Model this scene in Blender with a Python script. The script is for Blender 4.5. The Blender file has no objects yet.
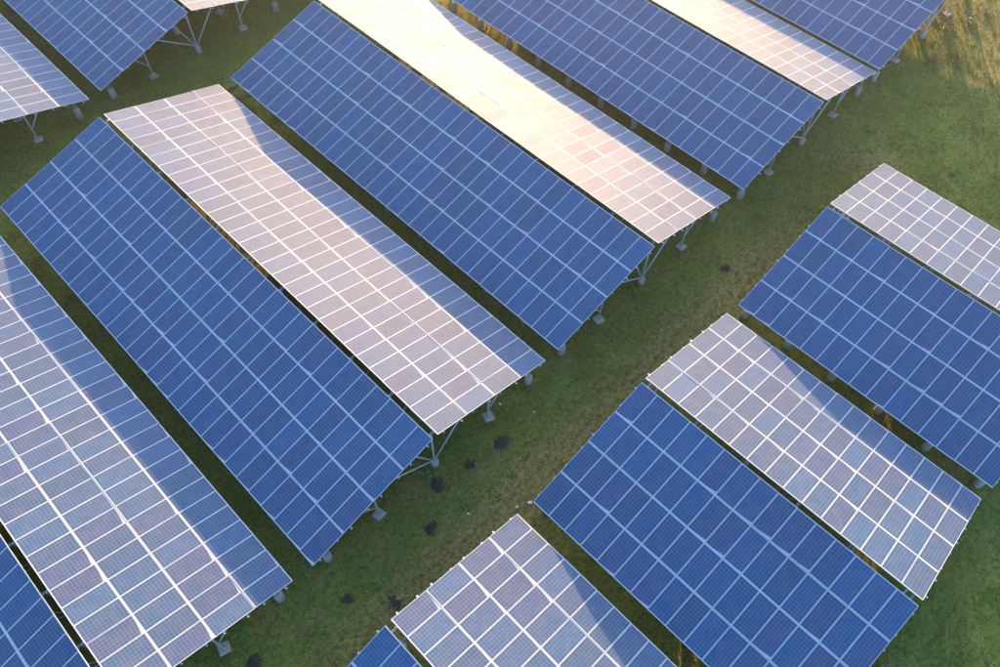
import bpy, bmesh, math, random
import numpy as np
from mathutils import Vector, Matrix

S = bpy.context.scene
COL = S.collection
R = math.radians

# ------------------------------------------------------------------ camera
ZR = 3.8                                   # ridge height of the arrays above the ground
cam_d = bpy.data.cameras.new('camera')
cam_d.sensor_width = 36.0
cam_d.lens = 799.5756 / 1000 * 36
cam_d.clip_start = 0.5
cam_d.clip_end = 6000
cam = bpy.data.objects.new('camera', cam_d)
COL.objects.link(cam)
cam.rotation_mode = 'XYZ'
cam.location = (-9.3493, -43.2065, 34.1412 + ZR)
cam.rotation_euler = (0.566049, -0.009458, -0.783552)
S.camera = cam
FPX = 799.5756

# ------------------------------------------------------------------ sky and sun
SUN_EL, SUN_AZ = 7.3, 37.5                 # azimuth counted from +X towards +Y
W = bpy.data.worlds.new('World')
S.world = W
W.use_nodes = True
wn, wl = W.node_tree.nodes, W.node_tree.links
bg = wn['Background']
sky = wn.new('ShaderNodeTexSky')
sky.sky_type = 'NISHITA'
sky.sun_disc = False
sky.sun_elevation = R(SUN_EL)
sky.sun_rotation = R(90 - SUN_AZ)
sky.altitude = 200
sky.air_density = 1.0
sky.dust_density = 3.6
sky.ozone_density = 3.2
wl.new(sky.outputs[0], bg.inputs[0])
bg.inputs[1].default_value = 0.15
sun_d = bpy.data.lights.new('sun', 'SUN')
sun_d.energy = 3.0
sun_d.angle = R(0.6)
sun_d.color = (1.0, 0.55, 0.20)
sun = bpy.data.objects.new('sun', sun_d)
COL.objects.link(sun)
sv = Vector((math.cos(R(SUN_EL)) * math.cos(R(SUN_AZ)), math.cos(R(SUN_EL)) * math.sin(R(SUN_AZ)), math.sin(R(SUN_EL))))
sun.rotation_euler = sv.to_track_quat('Z', 'Y').to_euler()
sun.location = sv * 200

S.view_settings.view_transform = 'Standard'
S.view_settings.look = 'None'
S.view_settings.gamma = 1.0
S.view_settings.use_curve_mapping = False
S.view_settings.exposure = 2.95
S.cycles.max_bounces = 6
S.cycles.volume_bounces = 0

# ------------------------------------------------------------------ array dimensions
TILT, Q, GAP = 0.280068, 1.959925, 0.146860
CT, ST = math.cos(TILT), math.sin(TILT)
PW, PL, TH = 0.990, Q - 0.012, 0.040        # panel width, length and frame depth
FW = 0.018                                  # frame lip

# ------------------------------------------------------------------ helpers
def material(name):
    m = bpy.data.materials.new(name)
    m.use_nodes = True
    return m, m.node_tree.nodes, m.node_tree.links, m.node_tree.nodes['Principled BSDF']

class NB:
    """small node-building helper"""
    def __init__(s, m):
        s.n, s.l = m.node_tree.nodes, m.node_tree.links
    def new(s, t, **kw):
        n = s.n.new(t)
        for k, v in kw.items(): setattr(n, k, v)
        return n
    def put(s, sock, v):
        if isinstance(v, bpy.types.NodeSocket): s.l.new(v, sock)
        else: sock.default_value = v
    def math(s, op, a, b=None, c=None, clamp=False):
        n = s.new('ShaderNodeMath', operation=op); n.use_clamp = clamp
        s.put(n.inputs[0], a)
        if b is not None: s.put(n.inputs[1], b)
        if c is not None: s.put(n.inputs[2], c)
        return n.outputs[0]
    def mix(s, f, a, b):
        n = s.new('ShaderNodeMix', data_type='RGBA')
        s.put(n.inputs[0], f)
        s.put(n.inputs[6], a if isinstance(a, bpy.types.NodeSocket) else (*a, 1))
        s.put(n.inputs[7], b if isinstance(b, bpy.types.NodeSocket) else (*b, 1))
        return n.outputs[2]
    def ss(s, x, a, b, to0=0.0, to1=1.0):
        n = s.new('ShaderNodeMapRange', interpolation_type='SMOOTHSTEP')
        s.put(n.inputs[0], x); s.put(n.inputs[1], a); s.put(n.inputs[2], b); s.put(n.inputs[3], to0); s.put(n.inputs[4], to1)
        return n.outputs[0]
    def noise(s, vec, scale, detail=3, rough=0.55, dim='3D'):
        n = s.new('ShaderNodeTexNoise', noise_dimensions=dim)
        s.put(n.inputs['Vector'], vec); n.inputs['Scale'].default_value = scale
        n.inputs['Detail'].default_value = detail; n.inputs['Roughness'].default_value = rough
        return n.outputs[0]

# ------------------------------------------------------------------ materials
def make_glass():
    m, n, l, p = material('panel glass')
    b = NB(m)
    uv = b.new('ShaderNodeTexCoord').outputs['UV']
    sp = b.new('ShaderNodeSeparateXYZ'); l.new(uv, sp.inputs[0])
    u, v = sp.outputs[0], sp.outputs[1]                  # metres on the glass, origin at the lower left corner
    oi = b.new('ShaderNodeObjectInfo')
    rnd = oi.outputs['Random']
    # cells 6 x 12 inside a white margin
    GW, GL = PW - 2 * FW, PL - 2 * FW
    cu = b.math('MULTIPLY_ADD', u, 6 / (GW - 0.014), -0.007 * 6 / (GW - 0.014))
    cv = b.math('MULTIPLY_ADD', v, 12 / (GL - 0.056), -0.028 * 12 / (GL - 0.056))
    fu = b.math('PINGPONG', cu, 0.5); fv = b.math('PINGPONG', cv, 0.5)     # 0 at the cell borders
    lu = b.math('LESS_THAN', fu, 0.032); lv = b.math('LESS_THAN', fv, 0.032)
    cor = b.math('LESS_THAN', b.math('ADD', fu, fv), 0.10)
    line = b.math('MAXIMUM', b.math('MAXIMUM', lu, lv), cor)
    # fine busbars, three per cell running along the panel
    bb = b.math('LESS_THAN', b.math('PINGPONG', b.math('MULTIPLY_ADD', cu, 3.0, 0.5), 0.5), 0.03)
    line = b.math('MAXIMUM', line, b.math('MULTIPLY', bb, 0.5))
    mu = b.math('LESS_THAN', b.math('MINIMUM', b.math('SUBTRACT', u, 0.007), b.math('SUBTRACT', GW - 0.007, u)), 0.0)
    mv = b.math('LESS_THAN', b.math('MINIMUM', b.math('SUBTRACT', v, 0.028), b.math('SUBTRACT', GL - 0.028, v)), 0.0)
    margin = b.math('MAXIMUM', mu, mv)
    # per cell and per panel tint (polycrystalline silicon)
    cell = b.new('ShaderNodeCombineXYZ')
    l.new(b.math('FLOOR', cu), cell.inputs[0]); l.new(b.math('FLOOR', cv), cell.inputs[1]); l.new(b.math('MULTIPLY', rnd, 97.0), cell.inputs[2])
    wnz = b.new('ShaderNodeTexWhiteNoise', noise_dimensions='3D'); l.new(cell.outputs[0], wnz.inputs[0])
    cr = wnz.outputs[0]
    rw = b.new('ShaderNodeTexWhiteNoise', noise_dimensions='1D'); l.new(b.math('MULTIPLY', rnd, 531.0), rw.inputs['W'])
    r2 = rw.outputs[0]
    blue = b.mix(rnd, (0.000, 0.043, 0.110), (0.000, 0.060, 0.155))
    blue = b.mix(b.math('MULTIPLY', b.ss(r2, 0.62, 1.0), 0.65), blue, (0.007, 0.036, 0.115))
    blue = b.mix(b.math('MULTIPLY', cr, 0.35), blue, (0.000, 0.034, 0.088))
    cl = b.mix(b.math('MULTIPLY', line, 0.48), blue, (0.18, 0.33, 0.54))
    cl = b.mix(margin, cl, (0.34, 0.38, 0.41))
    # dust: an even film plus silt dried along the lower edge, drifting to one corner
    pv = b.new('ShaderNodeCombineXYZ'); l.new(u, pv.inputs[0]); l.new(v, pv.inputs[1]); l.new(b.math('MULTIPLY', rnd, 61.0), pv.inputs[2])
    nz = b.noise(pv.outputs[0], 2.2, 4, 0.6)
    nz2 = b.noise(pv.outputs[0], 9.0, 3, 0.6)
    amt = b.math('MULTIPLY', b.ss(r2, 0.50, 1.0), 0.15)                 # most panels carry none
    h = b.math('MULTIPLY_ADD', b.math('POWER', b.math('DIVIDE', u, GW), 1.6), amt, 0.006)
    h = b.math('ADD', h, b.math('MULTIPLY', b.math('SUBTRACT', nz2, 0.5), 0.012))
    silt = b.ss(v, b.math('MULTIPLY', h, 0.45), b.math('ADD', h, 0.012), 1.0, 0.0)
    film = b.math('MULTIPLY', b.ss(nz, 0.25, 0.8, 0.35, 1.0), b.math('MULTIPLY_ADD', r2, 0.015, 0.056))
    streak = b.noise(pv.outputs[0], 3.0, 2)
    # bird droppings: rare white specks
    vo = b.new('ShaderNodeTexVoronoi', feature='F1'); l.new(pv.outputs[0], vo.inputs['Vector']); vo.inputs['Scale'].default_value = 2.3
    vs = b.new('ShaderNodeSeparateColor'); l.new(vo.outputs['Color'], vs.inputs[0])
    speck = b.math('MULTIPLY', b.math('LESS_THAN', vo.outputs['Distance'], 0.045), b.math('GREATER_THAN', vs.outputs[0], 0.975))
    cl = b.mix(film, cl, (0.74, 0.42, 0.28))
    cl = b.mix(b.math('MULTIPLY', silt, 0.75), cl, (0.42, 0.45, 0.47))
    cl = b.mix(speck, cl, (0.75, 0.75, 0.72))
    l.new(cl, p.inputs['Base Color'])
    rg = b.math('MULTIPLY_ADD', film, 0.4, 0.60)
    rg = b.math('ADD', rg, b.math('MULTIPLY', r2, 0.04))
    rg = b.math('MAXIMUM', rg, b.math('MULTIPLY', silt, 0.7))
    l.new(rg, p.inputs['Roughness'])
    p.inputs['IOR'].default_value = 1.32
    p.inputs['Coat Weight'].default_value = 0.0
    p.inputs['Coat Roughness'].default_value = 0.22
    p.inputs['Coat IOR'].default_value = 1.35
    return m

def make_plain(name, col, rough, metal=0.0, var=0.08, scale=3.0, bump=0.0):
    m, n, l, p = material(name)
    b = NB(m)
    tc = b.new('ShaderNodeTexCoord').outputs['Object']
    g = b.new('ShaderNodeNewGeometry').outputs['Position']
    nz = b.noise(g, scale, 4, 0.6)
    rnd = b.new('ShaderNodeObjectInfo').outputs['Random']
    f = b.math('ADD', b.math('MULTIPLY', b.math('SUBTRACT', nz, 0.5), 2.2), b.math('MULTIPLY', b.math('SUBTRACT', rnd, 0.5), 0.6))
    hv = b.new('ShaderNodeHueSaturation')
    hv.inputs['Color'].default_value = (*col, 1)
    l.new(b.math('MULTIPLY_ADD', f, var, 1.0), hv.inputs['Value'])
    l.new(hv.outputs[0], p.inputs['Base Color'])
    p.inputs['Roughness'].default_value = rough
    p.inputs['Metallic'].default_value = metal
    if bump:
        bn = b.new('ShaderNodeBump'); bn.inputs['Strength'].default_value = 0.6; bn.inputs['Distance'].default_value = bump
        l.new(b.noise(g, scale * 5, 4, 0.7), bn.inputs['Height']); l.new(bn.outputs[0], p.inputs['Normal'])
    return m

M_GLASS = make_glass()
M_FRAME = make_plain('anodised frame', (0.37, 0.42, 0.44), 0.60, 0.0, 0.05, 1.5)
M_STEEL = make_plain('galvanised steel', (0.40, 0.44, 0.46), 0.5, 0.35, 0.10, 4.0)
M_CONC = make_plain('concrete', (0.33, 0.31, 0.27), 0.9, 0.0, 0.3, 5.0, 0.02)
M_SOIL = make_plain('dark soil', (0.038, 0.032, 0.026), 0.95, 0.0, 0.4, 6.0, 0.05)
M_STONE = make_plain('pale stone', (0.52, 0.50, 0.46), 0.85, 0.0, 0.2, 8.0, 0.02)

def make_ground():
    m, n, l, p = material('grassland')
    b = NB(m)
    g = b.new('ShaderNodeNewGeometry').outputs['Position']
    sp = b.new('ShaderNodeSeparateXYZ'); l.new(g, sp.inputs[0])
    X, Y = sp.outputs[0], sp.outputs[1]
    big = b.noise(g, 0.11, 4, 0.6); mid = b.noise(g, 0.55, 4, 0.62); fine = b.noise(g, 4.0, 5, 0.7); tiny = b.noise(g, 16.0, 3, 0.7)
    green = b.mix(b.ss(mid, 0.35, 0.68), (0.115, 0.136, 0.022), (0.185, 0.190, 0.038))
    green = b.mix(b.ss(big, 0.38, 0.62), green, (0.142, 0.158, 0.030))
    dry = b.mix(fine, (0.210, 0.140, 0.050), (0.300, 0.200, 0.080))
    # trodden strip along the heads of the nearer block, dry ground beyond the last array
    wob = b.math('MULTIPLY', b.math('SUBTRACT', mid, 0.5), 3.2)
    yy = b.math('ADD', Y, wob)
    strip = b.math('MULTIPLY', b.ss(yy, -36.2, -34.3), b.ss(yy, -33.6, -31.8, 1.0, 0.0))
    strip = b.math('MULTIPLY', strip, b.math('MULTIPLY', b.ss(X, -14.0, -4.0), b.ss(X, 22.0, 32.0, 1.0, 0.0)))
    dryE = b.ss(b.math('ADD', b.math('ADD', X, b.math('MULTIPLY', Y, -0.25)), b.math('MULTIPLY', wob, 1.6)), 54.0, 62.0)
    patch = b.math('MULTIPLY', b.ss(b.math('MULTIPLY', big, mid), 0.27, 0.38), 0.55)
    d = b.math('MAXIMUM', b.math('MULTIPLY', strip, b.ss(fine, 0.3, 0.65, 0.25, 0.85)), b.math('MAXIMUM', b.math('MULTIPLY', dryE, b.ss(mid, 0.3, 0.7, 0.1, 0.5)), patch))
    c = b.mix(d, green, dry)
    bare = b.math('MULTIPLY', b.ss(fine, 0.60, 0.74), b.ss(mid, 0.45, 0.6, 0.0, 0.8))
    c = b.mix(bare, c, (0.030, 0.024, 0.016))
    hv = b.new('ShaderNodeHueSaturation'); l.new(c, hv.inputs['Color'])
    l.new(b.math('MULTIPLY_ADD', b.math('ADD', tiny, fine), 2.3, -1.3), hv.inputs['Value'])
    l.new(hv.outputs[0], p.inputs['Base Color'])
    p.inputs['Roughness'].default_value = 0.95
    p.inputs['Specular IOR Level'].default_value = 0.15
    bn = b.new('ShaderNodeBump'); bn.inputs['Strength'].default_value = 0.9; bn.inputs['Distance'].default_value = 0.12
    l.new(b.math('ADD', fine, b.math('MULTIPLY', tiny, 0.5)), bn.inputs['Height']); l.new(bn.outputs[0], p.inputs['Normal'])
    return m

def make_leaf(name, c0, c1, scale=0.9):
    m, n, l, p = material(name)
    b = NB(m)
    geo = b.new('ShaderNodeNewGeometry')
    ri = geo.outputs['Random Per Island']
    nz = b.noise(geo.outputs['Position'], scale, 3)
    c = b.mix(b.math('ADD', b.math('MULTIPLY', ri, 0.6), b.math('MULTIPLY', nz, 0.5), clamp=True), c0, c1)
    l.new(c, p.inputs['Base Color'])
    p.inputs['Roughness'].default_value = 0.7
    p.inputs['Specular IOR Level'].default_value = 0.25
    return m

M_GROUND = make_ground()
M_GRASS = make_leaf('grass blades', (0.095, 0.125, 0.016), (0.275, 0.265, 0.062), 0.45)
M_DRYGRASS = make_leaf('dry grass blades', (0.150, 0.120, 0.045), (0.290, 0.225, 0.095), 0.6)
M_WEED = make_leaf('weed leaves', (0.060, 0.145, 0.022), (0.140, 0.240, 0.050), 2.0)
M_RUST = make_leaf('autumn leaves', (0.16, 0.050, 0.012), (0.30, 0.12, 0.03), 3.0)
M_SCRUB = make_leaf('scrub leaves', (0.060, 0.080, 0.018), (0.130, 0.140, 0.045), 2.0)
M_STEM = make_plain('stem', (0.06, 0.05, 0.025), 0.8)

# ------------------------------------------------------------------ terrain height
#        ridge x, end y, dz, panels
ARR = dict(A=(-16.3959, 0.0951, 0.008, 30),
           B=(0.0000, 0.0000, 0.000, 30),
           C=(16.3123, -0.0158, 0.016, 30),
           D=(32.7546, -0.1514, -0.001, 30),
           E=(48.5535, -0.1963, -0.004, 30),
           Z=(9.4430, 34.8935, 0.000, 30),
           Y=(-6.8513, 34.7161, -0.001, 30),
           F=(25.5632, -35.0173, -0.030, 15),
           G=(9.2973, -34.9037, -0.003, 15),
           H=(-7.0174, -34.8003, 0.005, 15),
           X=(25.6, 34.8, 0.0, 30))  # unseen array continuing the row pattern, added to shade the far lane
_rb = []
for k, (x, y, z, nn) in ARR.items():
    for t in (0.15, 0.5, 0.85): _rb.append((x, y - t * nn, z))
_rb = np.array(_rb)
def terrain(x, y):
    x = np.asarray(x, float); y = np.asarray(y, float)
    num = np.zeros_like(x); den = np.full_like(x, 0.02)
    for a, b_, c in _rb:
        w = np.exp(-((x - a) ** 2 + (y - b_) ** 2) / (2 * 9.0 ** 2)); num += w * c; den += w
    r = np.hypot(x - 10, y + 10)
    lumps = (0.05 * np.sin(x * 0.9 + 1.3 * np.sin(y * 0.37)) * np.cos(y * 0.8 + 1.1 * np.sin(x * 0.29)) + 0.03 * np.sin(x * 2.3 + y * 1.7) * np.sin(y * 2.6 - x * 1.1)) * np.exp(-(r / 150) ** 2)
    far = 2.5 * np.sin(x / 170.0) * np.cos(y / 210.0) * np.clip((r - 140) / 300, 0, 1)
    return num / den + lumps + far
def tz(x, y): return float(terrain(x, y))

def axis(lo, hi, step, out):
    a = list(np.arange(lo, hi + step / 2, step)); s = step; v = a[-1]
    post = []
    while v < out: s *= 1.35; v += s; post.append(v)
    s = step; v = a[0]; pre = []
    while v > -out: s *= 1.35; v -= s; pre.append(v)
    return np.array(pre[::-1] + a + post)
xs, ys = axis(-45, 90, 0.6, 2500), axis(-75, 75, 0.6, 2500)
GX, GY = np.meshgrid(xs, ys)
GZ = terrain(GX, GY)
vv = np.stack([GX.ravel(), GY.ravel(), GZ.ravel()], 1)
nx, ny = len(xs), len(ys)
ii = (np.arange(ny - 1)[:, None] * nx + np.arange(nx - 1)[None, :]).ravel()
ff = np.stack([ii, ii + 1, ii + nx + 1, ii + nx], 1)
def np_mesh(name, verts, faces, mat, smooth=False):
    me = bpy.data.meshes.new(name)
    k = faces.shape[1]
    me.vertices.add(len(verts)); me.vertices.foreach_set('co', np.asarray(verts, np.float32).ravel())
    me.loops.add(faces.size); me.loops.foreach_set('vertex_index', faces.astype(np.int32).ravel())
    me.polygons.add(len(faces)); me.polygons.foreach_set('loop_start', np.arange(0, faces.size, k, dtype=np.int32))
    if smooth: me.polygons.foreach_set('use_smooth', np.ones(len(faces), bool))
    me.materials.append(mat)
    me.update(calc_edges=True); me.validate()
    return me
ground = bpy.data.objects.new('ground', np_mesh('ground', vv, ff, M_GROUND, True))
ground['kind'] = 'structure'
COL.objects.link(ground)

# ------------------------------------------------------------------ array parts
def bm_box(bm, x0, x1, y0, y1, z0, z1):
    v = [bm.verts.new((x, y, z)) for z in (z0, z1) for y in (y0, y1) for x in (x0, x1)]
    for f in ((0, 2, 3, 1), (4, 5, 7, 6), (0, 1, 5, 4), (2, 6, 7, 3), (0, 4, 6, 2), (1, 3, 7, 5)): bm.faces.new([v[i] for i in f])
def from_bm(name, bm, mat):
    me = bpy.data.meshes.new(name); bm.normal_update(); bm.to_mesh(me); bm.free(); me.materials.append(mat); return me

def frame_mesh():
    bm = bmesh.new()
    hw, hl = PW / 2, PL / 2
    o = [(-hw, -hl), (hw, -hl), (hw, hl), (-hw, hl)]
    i = [(-hw + FW, -hl + FW), (hw - FW, -hl + FW), (hw - FW, hl - FW), (-hw + FW, hl - FW)]
    ot = [bm.verts.new((*p, 0)) for p in o]; it = [bm.verts.new((*p, 0)) for p in i]
    ob = [bm.verts.new((*p, -TH)) for p in o]; ib = [bm.verts.new((*p, -0.006)) for p in i]
    for k in range(4):
        j = (k + 1) % 4
        bm.faces.new((ot[k], ot[j], it[j], it[k])); bm.faces.new((ob[k], ob[j], ot[j], ot[k])); bm.faces.new((it[k], it[j], ib[j], ib[k]))
    bm.faces.new(ob[::-1])
    return from_bm('solar_panel', bm, M_FRAME)
def glass_mesh(flip):
    bm = bmesh.new()
    hw, hl = PW / 2 - FW + 0.001, PL / 2 - FW + 0.001
    v = [bm.verts.new(p) for p in ((-hw, -hl, -0.004), (hw, -hl, -0.004), (hw, hl, -0.004), (-hw, hl, -0.004))]
    w = [bm.verts.new(p) for p in ((-hw, -hl, -0.012), (hw, -hl, -0.012), (hw, hl, -0.012), (-hw, hl, -0.012))]
    f = bm.faces.new(v)
    bm.faces.new(w[::-1])
    for k in range(4): bm.faces.new((w[k], w[(k + 1) % 4], v[(k + 1) % 4], v[k]))
    uv = bm.loops.layers.uv.new('UVMap')
    for fa in bm.faces:
        for lo in fa.loops: lo[uv].uv = (flip * lo.vert.co.x + PW / 2 - FW, lo.vert.co.y + PL / 2 - FW)
    return from_bm('glass', bm, M_GLASS)
def tube_mesh(name, r0, r1, n, mat, bev=0.0):
    """unit-height tapered round bar, z 0..1"""
    bm = bmesh.new()
    prof = [(r0, 0), (r1, 1.0)] if not bev else [(r0, 0), (r1, 0.94), (r1 * 0.86, 1.0)]
    rings = [[bm.verts.new((r * math.cos(2 * math.pi * k / n), r * math.sin(2 * math.pi * k / n), z)) for k in range(n)] for r, z in prof]
    for a, c in zip(rings, rings[1:]):
        for k in range(n):
            f = bm.faces.new((a[k], a[(k + 1) % n], c[(k + 1) % n], c[k])); f.smooth = True
    bm.faces.new(rings[-1]); bm.faces.new(rings[0][::-1])
    return from_bm(name, bm, mat)
def channel_mesh(name, w, d, t, mat):
    """unit-length C-section along +z, web on -x"""
    bm = bmesh.new()
    pr = [(-w/2, -d/2), (w/2, -d/2), (w/2, -d/2 + t), (-w/2 + t, -d/2 + t), (-w/2 + t, d/2 - t), (w/2, d/2 - t), (w/2, d/2), (-w/2, d/2)]
    a = [bm.verts.new((x, y, 0)) for x, y in pr]; c = [bm.verts.new((x, y, 1)) for x, y in pr]
    for k in range(8): bm.faces.new((a[k], a[(k + 1) % 8], c[(k + 1) % 8], c[k]))
    for k in ((0, 1, 2, 3), (4, 5, 6, 7), (0, 3, 4, 7)):
        bm.faces.new([c[i] for i in k]); bm.faces.new([a[i] for i in k][::-1])
    return from_bm(name, bm, mat)
def pad_mesh():
    bm = bmesh.new()
    h, t = 0.27, 0.22
    a = [bm.verts.new((x * h, y * h, -0.25)) for x, y in ((-1, -1), (1, -1), (1, 1), (-1, 1))]
    c = [bm.verts.new((x * h, y * h, 0.06)) for x, y in ((-1, -1), (1, -1), (1, 1), (-1, 1))]
    e = [bm.verts.new((x * t, y * t, 0.11)) for x, y in ((-1, -1), (1, -1), (1, 1), (-1, 1))]
    for p, q in ((a, c), (c, e)):
        for k in range(4): bm.faces.new((p[k], p[(k + 1) % 4], q[(k + 1) % 4], q[k]))
    bm.faces.new(e); bm.faces.new(a[::-1])
    return from_bm('concrete_pad', bm, M_CONC)

ME_FRAME, ME_GLASS = frame_mesh(), {-1: glass_mesh(1), 1: glass_mesh(-1)}
ME_PILE = tube_mesh('concrete_pile', 0.23, 0.21, 16, M_CONC, 1)
ME_POST = tube_mesh('post', 0.055, 0.055, 10, M_STEEL)
ME_STRUT = tube_mesh('strut', 0.042, 0.042, 8, M_STEEL)
ME_PURLIN = channel_mesh('purlin', 0.05, 0.075, 0.006, M_STEEL)
ME_RAFTER = channel_mesh('rafter', 0.07, 0.12, 0.008, M_STEEL)
ME_PAD = pad_mesh()

def link(name, me, parent, mw):
    """a part of parent, placed by its world matrix"""
    o = bpy.data.objects.new(name, me)
    COL.objects.link(o)
    o.parent = parent
    o.matrix_basis = Matrix.Translation(-Vector(parent['_loc'])) @ mw if '_loc' in parent else mw
    return o
def along(p, q, up=Vector((0, 0, 1))):
    """matrix that maps the unit z axis onto the segment p-q"""
    p, q = Vector(p), Vector(q); d = q - p; L = d.length; z = d / L
    x = up.cross(z)
    if x.length < 1e-4: x = Vector((1, 0, 0))
    x.normalize(); y = z.cross(x)
    m = Matrix.Identity(4)
    for r in range(3): m[r][0] = x[r]; m[r][1] = y[r]; m[r][2] = z[r] * L; m[r][3] = p[r]
    return m

LABEL = dict(
    A='long solar array cut by the left edge, lilac slope facing right, lowest on that side',
    B='whole long solar array left of centre, royal blue slope and pinkish slope',
    C='long solar array at top centre whose pale slope carries the brightest sun glare',
    D='solar array right of the top centre with a cream glowing slope ending above the meadow',
    E='solar array at the top right edge showing only blue panels, beside the dry grass',
    Z='solar array at the top left corner, blue slope and sliver of pale slope on legs',
    Y='solar array cut by the left edge at the top, only its pale slope in view',
    F='short solar array on the right edge with a cream slope, beside the open meadow',
    G='short solar array lower right, blue and lilac slopes whole, middle one of its block',
    X='unseen solar array past the top edge, continuing the rows, added to shade the far lane',
    H='short solar array at bottom centre, mostly lilac slope with one blue corner')

rng = random.Random(11)
def build_array(key):
    x0, y0, dz, n = ARR[key]
    zr = ZR + dz
    t = bpy.data.objects.new('solar_array', None)
    base = Vector((x0, y0 - n / 2, tz(x0, y0 - n / 2)))
    t.location = base
    t.empty_display_size = 0.5
    COL.objects.link(t)
    t['label'] = LABEL[key]; t['category'] = 'solar array'
    t['group'] = 'long solar arrays of the two farther blocks' if key not in 'FGH' else 'short solar arrays of the nearer block'
    Tm = Matrix.Translation(-base)
    def part(name, me, mw, parent=t):
        o = bpy.data.objects.new(name, me); COL.objects.link(o); o.parent = parent
        o.matrix_basis = (Tm @ mw) if parent is t else mw
        return o
    ph = rng.uniform(0, 6)
    for side in (-1, 1):
        up = Vector((-side * CT, 0, ST)); nrm = Vector((side * ST, 0, CT)); xa = up.cross(nrm)
        rot = Matrix((xa, up, nrm)).transposed().to_4x4()
        rowph = [rng.uniform(0, 6) for _ in range(4)]
        for r in range(4):
            for k in range(n):
                s = (r + 0.5) * Q
                lift = 0.022 + 0.014 * math.sin(k * 0.33 + rowph[r]) + 0.010 * math.sin(k * 0.21 + ph + side) + rng.uniform(-0.003, 0.005)
                c = Vector((x0 + side * GAP, y0 - k - 0.5, zr)) - up * s + nrm * lift
                c += up * rng.uniform(-0.003, 0.003) + up * 0.004 * math.sin(k * 0.4 + rowph[r])
                wob = Matrix.Rotation(R(rng.gauss(0, 0.16) + 0.2 * math.sin(k * 0.33 + rowph[r])), 4, 'X') @ Matrix.Rotation(R(rng.gauss(0, 0.2)), 4, 'Y')
                p = part('solar_panel', ME_FRAME, Matrix.Translation(c) @ rot @ wob)
                part('glass', ME_GLASS[side], Matrix.Identity(4), p)
            for f in (0.21, 0.79):
                s = (r + f) * Q
                c = Vector((x0 + side * GAP, 0, zr)) - up * s - nrm * (TH + 0.048)
                e0, e1 = 0.05 + rng.uniform(0, 0.08), 0.05 + rng.uniform(0, 0.08)
                part('purlin', ME_PURLIN, along((c.x, y0 + e0, c.z), (c.x, y0 - n - e1, c.z), nrm.cross(Vector((0, -1, 0)))))
    nt = 11 if n == 30 else 6
    e = 0.35 if key not in 'ZYX' else 0.95
    def under(dx): return zr - (abs(dx) - GAP) / CT * ST - (TH + 0.205) / CT
    for i in range(nt):
        y = y0 - e - i * (n - 2 * e) / (nt - 1)
        for side in (-1, 1):
            up = Vector((-side * CT, 0, ST)); nrm = Vector((side * ST, 0, CT))
            a = Vector((x0 + side * 0.02, y, zr)) - nrm * (TH + 0.148) + up * (-0.1)
            q = a - up * (4 * Q - 0.15)
            part('rafter', ME_RAFTER, along(q, a, nrm.cross(up)))
            # mid support
            dx = side * (3.75 + rng.uniform(-0.06, 0.06)); g = tz(x0 + dx, y)
            part('concrete_pad', ME_PAD, Matrix.Translation((x0 + dx, y, g)) @ Matrix.Rotation(rng.uniform(-0.5, 0.5), 4, 'Z'))
            part('post', ME_POST, along((x0 + dx, y, g + 0.1), (x0 + dx, y, under(dx) + 0.04)))
            hb = g + 0.35 * (under(dx) - g)
            d2 = dx + side * 1.15
            part('brace', ME_STRUT, along((x0 + dx, y + 0.01, hb), (x0 + d2, y + 0.01, under(d2) + 0.05)))
            # low support on a concrete pile
            dx = side * (6.85 + rng.uniform(-0.06, 0.06)); g = tz(x0 + dx, y); hp = rng.uniform(0.62, 0.82)
            part('concrete_pile', ME_PILE, Matrix.Translation((x0 + dx, y, g - 0.3)) @ Matrix.Diagonal((1, 1, hp + 0.3, 1)))
            part('post', ME_POST, along((x0 + dx, y, g + hp - 0.05), (x0 + dx, y, under(dx) + 0.04)))
        # centre support: a pile carrying the ridge post and three raking struts
        g = tz(x0, y); hp = rng.uniform(0.42, 0.55); zt = g + hp
        part('concrete_pile', ME_PILE, Matrix.Translation((x0, y, g - 0.3)) @ Matrix.Diagonal((1, 1, hp + 0.3, 1)))
        part('post', ME_POST, along((x0, y, zt - 0.05), (x0, y, zr - 0.24)))
        for dx in (2.2, -1.35, -3.1):
            part('strut', ME_STRUT, along((x0 + 0.06 * (1 if dx > 0 else -1), y + 0.012, zt + 0.08), (x0 + dx, y + 0.012, under(dx) + 0.05)))
    return t

for key in 'ABCDEFGHXYZ':
    build_array(key)

# ------------------------------------------------------------------ evening haze
def haze():
    bm = bmesh.new()
    bm_box(bm, -260, 320, -300, 340, -8, 39.5)
    m = bpy.data.materials.new('haze air'); m.use_nodes = True
    nt = m.node_tree; nt.nodes.remove(nt.nodes['Principled BSDF'])
    v = nt.nodes.new('ShaderNodeVolumePrincipled')
    v.inputs['Color'].default_value = (0.82, 0.93, 1.0, 1); v.inputs['Density'].default_value = HAZE; v.inputs['Anisotropy'].default_value = 0.8
    nt.links.new(v.outputs[0], nt.nodes['Material Output'].inputs['Volume'])
    o = bpy.data.objects.new('haze', from_bm('haze', bm, m)); COL.objects.link(o); o['kind'] = 'stuff'
HAZE = 0.0006
haze()

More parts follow.
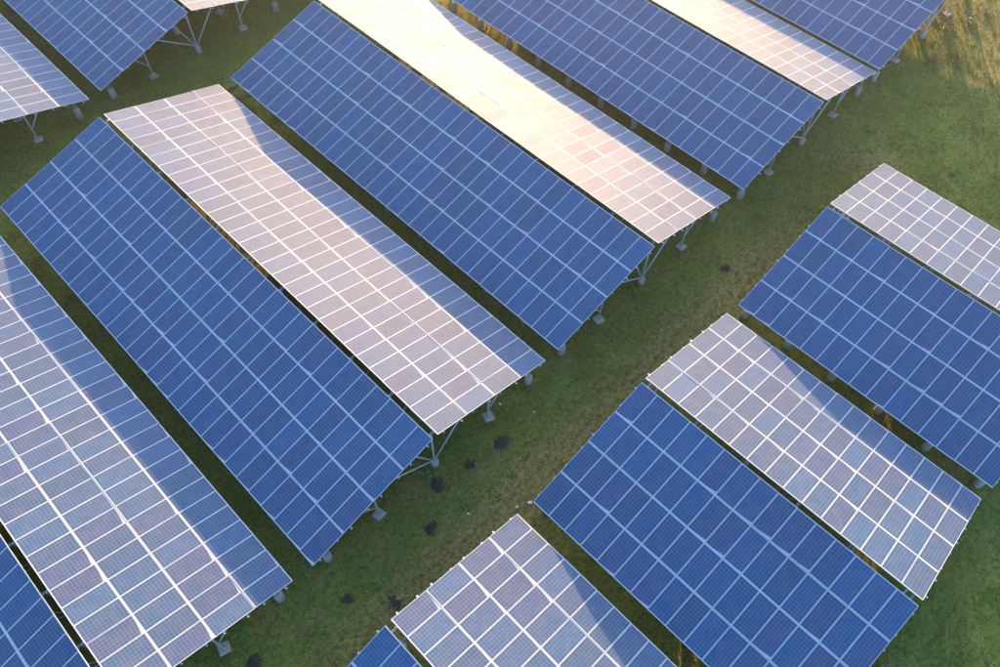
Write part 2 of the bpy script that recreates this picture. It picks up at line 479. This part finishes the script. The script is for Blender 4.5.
# ------------------------------------------------------------------ grass
def cam_pix(x, y, z):
    Rm = np.array(cam.rotation_euler.to_matrix())
    c = (np.stack([x, y, z], -1) - np.array(cam.location)) @ Rm
    return 500 + FPX * c[..., 0] / -c[..., 2], 333.5 - FPX * c[..., 1] / -c[..., 2], -c[..., 2]
def footprint(x, y, m):
    """inside the roofed area of an array, m metres in from its edges"""
    f = np.zeros(x.shape, bool)
    for (a, b_, dz, n) in ARR.values():
        f |= (np.abs(x - a) < 7.64 - m) & (y < b_ - m) & (y > b_ - n + m)
    return f
nr = np.random.default_rng(5)
def field(n, x0=-32, x1=85, y0=-68, y1=60):
    x = nr.uniform(x0, x1, n); y = nr.uniform(y0, y1, n); z = terrain(x, y)
    u, v, w = cam_pix(x, y, z)
    k = (u > -180) & (u < 1180) & (v > -140) & (v < 810) & ~footprint(x, y, 1.6)
    return x[k], y[k], z[k]
def patchy(x, y, sc, seed):
    q = np.random.default_rng(seed); a = np.zeros_like(x)
    for i in range(7):
        th = q.uniform(0, 6.28); kx, ky = math.cos(th) * sc * (1 + i * 0.6), math.sin(th) * sc * (1 + i * 0.6)
        a += np.sin(kx * x + ky * y + q.uniform(0, 6.28) + 1.4 * np.sin(ky * x * 0.7 - kx * y * 0.8 + q.uniform(0, 6))) / (1 + 0.3 * i)
    return a / 3.2
def blades(name, mat, label, n, h0, h1, wd, keep, nb=4, spread=0.07):
    x, y, z = field(n)
    k = keep(x, y); x, y, z = x[k], y[k], z[k]
    m = len(x)
    x = np.repeat(x, nb) + nr.normal(0, spread, m * nb); y = np.repeat(y, nb) + nr.normal(0, spread, m * nb); z = np.repeat(z, nb) - 0.01
    N = m * nb
    th = nr.uniform(0, 2 * np.pi, N); h = nr.uniform(h0, h1, N); w = nr.uniform(0.5, 1.0, N) * wd; le = nr.uniform(0.3, 1.2, N) * h
    dx, dy = np.cos(th), np.sin(th); px, py = -dy, dx
    a = np.stack([x + px * w, y + py * w, z], 1); b_ = np.stack([x - px * w, y - py * w, z], 1)
    c = np.stack([x + dx * le * 0.45 - px * w * .7, y + dy * le * 0.45 - py * w * .7, z + h * 0.7], 1); d = np.stack([x + dx * le, y + dy * le, z + h * 0.85], 1)
    v = np.stack([a, b_, c, d], 1).reshape(-1, 3)
    o = bpy.data.objects.new(name, np_mesh(name, v, np.arange(N * 4).reshape(-1, 4), mat))
    COL.objects.link(o); o['kind'] = 'stuff'; o['label'] = label; o['category'] = 'grass'
def isdry(x, y):
    st = np.exp(-((y + 34.0 + 1.2 * patchy(x, y, 0.5, 3)) / 1.3) ** 2) * (x > -12) * (x < 30)
    ea = 1 / (1 + np.exp(-(x - 0.25 * y - 57 + 5 * patchy(x, y, 0.3, 4)) / 2.0))
    return np.clip(0.55 * st + 0.18 * ea + 0.35 * (patchy(x, y, 0.8, 6) > 0.55), 0, 0.95)
blades('grass', M_GRASS, 'short green meadow grass in the lanes between the arrays', 260000, 0.05, 0.19, 0.026,
       lambda x, y: (nr.uniform(0, 1, x.shape) > isdry(x, y)) & (nr.uniform(-1.1, 1, x.shape) < 0.15 + patchy(x, y, 1.1, 9)))
blades('dry_grass', M_DRYGRASS, 'straw coloured dry grass along the trodden strip and the meadow edge', 130000, 0.04, 0.17, 0.022,
       lambda x, y: nr.uniform(0, 1, x.shape) < isdry(x, y) * 0.8 + 0.06)

# ------------------------------------------------------------------ weeds, scrub, soil heaps, stones
def pix_ground(u, v):
    """ground point seen at pixel u, v of the 1000 x 667 photograph"""
    Rm = cam.rotation_euler.to_matrix()
    r = Rm @ Vector(((u - 500) / FPX, -(v - 333.5) / FPX, -1))
    z = 0.0
    for _ in range(6):
        t = (z - cam.location.z) / r.z; p = cam.location + r * t; z = tz(p.x, p.y)
    return p.x, p.y, z
def weed_mesh(seed, rad, hgt, n, leaf, mat):
    q = np.random.default_rng(seed)
    V, F = [], []
    ns = max(5, n // 14)
    tips = []
    for i in range(ns):                       # shoots
        th = q.uniform(0, 6.28); rr = rad * math.sqrt(q.uniform(0.02, 1)); tips.append((math.cos(th) * rr, math.sin(th) * rr, hgt * q.uniform(0.45, 1.0) * (1 - 0.45 * rr / rad)))
    for i in range(n):
        tx, ty, tzz = tips[i % ns]; f = q.uniform(0.25, 1.0)
        c = np.array([tx * f, ty * f, tzz * f]) + q.normal(0, leaf * 0.5, 3); c[2] = max(c[2], 0.01)
        a = q.uniform(0, 6.28); dip = q.uniform(-0.5, 0.6); L = leaf * q.uniform(0.6, 1.3); w = L * 0.32
        d = np.array([math.cos(a) * math.cos(dip), math.sin(a) * math.cos(dip), math.sin(dip)]); sd = np.array([-math.sin(a), math.cos(a), q.uniform(-0.4, 0.4)])
        k = len(V)
        V += [c - d * L * 0.5, c + sd * w, c + d * L * 0.5, c - sd * w]
        F.append((k, k + 1, k + 2)); F.append((k, k + 2, k + 3))
    return np_mesh('foliage', np.array(V), np.array(F), mat), tips
def stem_mesh(tips):
    bm = bmesh.new()
    for x, y, z in tips:
        p = Vector((x, y, z)); s = 0.008
        a = [bm.verts.new((s * math.cos(t), s * math.sin(t), -0.03)) for t in (0, 2.1, 4.2)]
        c = [bm.verts.new(p + Vector((s * .5 * math.cos(t), s * .5 * math.sin(t), 0))) for t in (0, 2.1, 4.2)]
        for k in range(3): bm.faces.new((a[k], a[(k + 1) % 3], c[(k + 1) % 3], c[k]))
    return from_bm('stems', bm, M_STEM)
def plant(name, u, v, rad, hgt, n, leaf, mat, label, cat, seed, group):
    x, y, z = pix_ground(u, v)
    t = bpy.data.objects.new(name, None); t.location = (x, y, z); t.empty_display_size = 0.2; COL.objects.link(t)
    t['label'] = label; t['category'] = cat; t['group'] = group
    me, tips = weed_mesh(seed, rad, hgt, n, leaf, mat)
    for nm, m in (('foliage', me), ('stems', stem_mesh(tips))):
        o = bpy.data.objects.new(nm, m); COL.objects.link(o); o.parent = t
WEEDS = [
    (459, 438, 0.75, 0.45, 'broad weed clump by the ridge post of the pinkish array'),
    (636, 291, 0.60, 0.40, 'low weed beside the centre pile of the glaring array'),
    (755, 199, 0.40, 0.35, 'weed just right of the lowest corner of the cream topped array, left of a pair'),
    (776, 199, 0.45, 0.35, 'weed in the meadow, right one of the pair under the cream topped array'),
    (759, 214, 0.35, 0.30, 'small weed in the meadow, lowest of three below the cream topped array'),
    (811, 156, 0.35, 0.30, 'lone small weed right of the cream topped array centre pile'),
    (72, 146, 0.80, 0.45, 'large leafy weed left of the far blue corner, under the pale array edge'),
    (92, 131, 0.65, 0.40, 'leafy weed between the pale array pile and the pinkish array ridge end'),
    (57, 168, 0.75, 0.40, 'leafy weed in the far lane, nearest the left edge of the picture'),
    (114, 118, 0.55, 0.35, 'leafy weed under the lowest corner of the top left array'),
    (177, 62, 0.70, 0.40, 'dark weed under the top left array, between its post and ridge'),
    (166, 76, 0.60, 0.35, 'low weed in front of the middle post of the top left array'),
    (233, 88, 0.50, 0.35, 'weed at the head of the shaded gap, beside the blue corner'),
    (251, 104, 0.55, 0.35, 'weed just inside the shaded gap between pinkish slope and blue slope'),
    (245, 633, 0.55, 0.40, 'dark weed under the end of the lowest left array'),
    (379, 580, 0.40, 0.30, 'small bright weed in the lane right of the blue array low corner'),
    (429, 478, 0.55, 0.35, 'weed touching the black soil heap below the ridge post'),
    (466, 502, 0.35, 0.25, 'small flat weed on its own in the middle of the lane'),
    (868, 128, 0.45, 0.35, 'small weed on the meadow below the top right array'),
    (905, 95, 0.60, 0.40, 'green weed clump at the meadow end of the top right array'),
]
for i, (u, v, r_, h_, lb) in enumerate(WEEDS):
    plant('weed', u, v, r_, h_, 150, 0.13, M_WEED, lb, 'weed', 100 + i, 'leafy weeds in the lanes')
SCRUB = [
    (946, 28, 0.9, 0.7, 'dry yellowish scrub clump beside the top right array, nearest its edge'),
    (957, 57, 0.9, 0.6, 'dry scrub clump on the meadow, lowest of those at the top right'),
    (968, 22, 1.0, 0.7, 'dry scrub clump at the top right, middle of the upper three'),
    (988, 14, 0.9, 0.6, 'dry scrub clump closest to the top right corner'),
    (934, 62, 0.8, 0.5, 'dry low scrub in front of the legs of the top right array'),
]
for i, (u, v, r_, h_, lb) in enumerate(SCRUB):
    plant('scrub', u, v, r_, h_, 260, 0.13, M_SCRUB, lb, 'scrub', 300 + i, 'dry scrub at the meadow edge')
plant('autumn_shrub', 920, 33, 0.45, 0.7, 110, 0.12, M_RUST, 'reddish shrub under the end of the top right array', 'shrub', 401, 'autumn coloured shrubs')
plant('autumn_shrub', 884, 420, 0.38, 0.8, 110, 0.10, M_RUST, 'orange shrub in the dark gap between the two right hand arrays', 'shrub', 402, 'autumn coloured shrubs')
plant('autumn_shrub', 689, 655, 0.36, 0.7, 100, 0.10, M_RUST, 'reddish shrub in the dark gap at the bottom edge', 'shrub', 403, 'autumn coloured shrubs')

def heap(u, v, rad, h, label, seed):
    q = np.random.default_rng(seed); x, y, z = pix_ground(u, v)
    bm = bmesh.new(); rings = []
    nr_, na = 9, 30
    ph = q.uniform(0, 6.28, 5)
    top = bm.verts.new((0, 0, h))
    for i in range(1, nr_ + 1):
        f = i / nr_; ring = []
        for k in range(na):
            a = 2 * math.pi * k / na
            o = rad * f * (1 + 0.16 * math.sin(a * 2 + ph[0]) + 0.10 * math.sin(3 * a + ph[1]) + 0.06 * math.sin(7 * a + ph[2]))
            zz = h * (math.cos(f * math.pi) * 0.5 + 0.5) + q.normal(0, 0.016) * (1 - f ** 3) - 0.03 * (f == 1)
            px, py = o * math.cos(a) + q.normal(0, 0.015), o * math.sin(a) + q.normal(0, 0.015)
            ring.append(bm.verts.new((px, py, zz + tz(x + px, y + py) - z)))
        rings.append(ring)
    for k in range(na): bm.faces.new((top, rings[0][k], rings[0][(k + 1) % na]))
    for a_, c_ in zip(rings, rings[1:]):
        for k in range(na): bm.faces.new((a_[k], c_[k], c_[(k + 1) % na], a_[(k + 1) % na]))
    for _ in range(26):                       # crumbs rolled off the heap, part of it
        a = q.uniform(0, 6.28); o = rad * q.uniform(0.7, 1.25); s = q.uniform(0.02, 0.05); p = Vector((o * math.cos(a), o * math.sin(a), 0)); p.z = tz(x + p.x, y + p.y) - z + s * 0.4
        vs = [bm.verts.new(p + Vector(d) * s) for d in ((1, 0, 0), (0, 1, 0), (-1, 0, 0), (0, -1, 0), (0, 0, 1))]
        for k in range(4): bm.faces.new((vs[k], vs[(k + 1) % 4], vs[4]))
    o = bpy.data.objects.new('soil_heap', from_bm('soil_heap', bm, M_SOIL)); o.location = (x, y, z); COL.objects.link(o)
    o['label'] = label; o['category'] = 'soil heap'; o['group'] = 'dark soil heaps in the lane'
for i, a in enumerate([
    (502, 443, 0.44, 0.20, 'oval black soil heap in the lane, right of the pinkish array end'),
    (437, 484, 0.42, 0.20, 'largest black soil heap, below the ridge post of the pinkish array'),
    (431, 528, 0.34, 0.16, 'round black soil heap in the middle of the lane, left of the bottom array corner'),
    (470, 465, 0.28, 0.10, 'small dark soil heap between the oval one and the largest one'),
    (347, 599, 0.28, 0.10, 'small dark soil heap in the lower lane, right of the blue low corner'),
    (725, 268, 0.30, 0.14, 'black soil heap in the upper lane, left of the right hand blue corner'),
    (254, 664, 0.42, 0.18, 'soil heap at the bottom edge below the lowest left array'),
    (395, 603, 0.40, 0.04, 'flat patch of dark crumbly soil next to the bottom array corner')]):
    heap(*a, seed=700 + i)

def stone(u, v, s, label, seed):
    q = np.random.default_rng(seed); x, y, z = pix_ground(u, v)
    bm = bmesh.new(); bmesh.ops.create_icosphere(bm, subdivisions=2, radius=1.0)
    for w in bm.verts:
        c = w.co; k = 1 + 0.22 * math.sin(3 * c.x + seed) * math.cos(2.5 * c.y - seed) + q.normal(0, 0.05)
        w.co = Vector((c.x * s * k, c.y * s * 0.75 * k, c.z * s * 0.55 * k))
    o = bpy.data.objects.new('stone', from_bm('stone', bm, M_STONE)); o.location = (x, y, z + s * 0.25); o.rotation_euler.z = q.uniform(0, 6); COL.objects.link(o)
    o['label'] = label; o['category'] = 'stone'; o['group'] = 'pale stones in the lane'
for i, a in enumerate([
    (530, 503, 0.13, 'whitish stone just outside the left corner of the lower right blue slope'),
    (517, 507, 0.10, 'grey stone left of the whitish one at the lower right blue corner'),
    (500, 404, 0.10, 'pale stone in the lane below the pinkish array middle post'),
    (534, 412, 0.08, 'pale stone out in the lane, right of the pinkish array end'),
    (468, 514, 0.08, 'small white stone alone in the lane above the bottom array corner')]):
    stone(*a, seed=800 + i)
# many tiny pale chips and seed heads, too many to count
cx, cy, cz = field(1500)
kk = nr.uniform(0, 1, cx.shape) < 0.35
V, F = [], []
for x, y, z in zip(cx[kk], cy[kk], cz[kk]):
    s = nr.uniform(0.012, 0.034); k = len(V); a = nr.uniform(0, 6.28)
    for t in (0, 2.09, 4.19): V.append((x + s * math.cos(a + t), y + s * math.sin(a + t), z + 0.01))
    V.append((x, y, z + 0.05 + s)); F += [(k, k + 1, k + 3), (k + 1, k + 2, k + 3), (k + 2, k, k + 3)]
o = bpy.data.objects.new('stone_chips', np_mesh('stone_chips', np.array(V), np.array(F), M_STONE)); COL.objects.link(o)
o['kind'] = 'stuff'; o['label'] = 'tiny pale stone chips strewn in the grass'; o['category'] = 'chips'
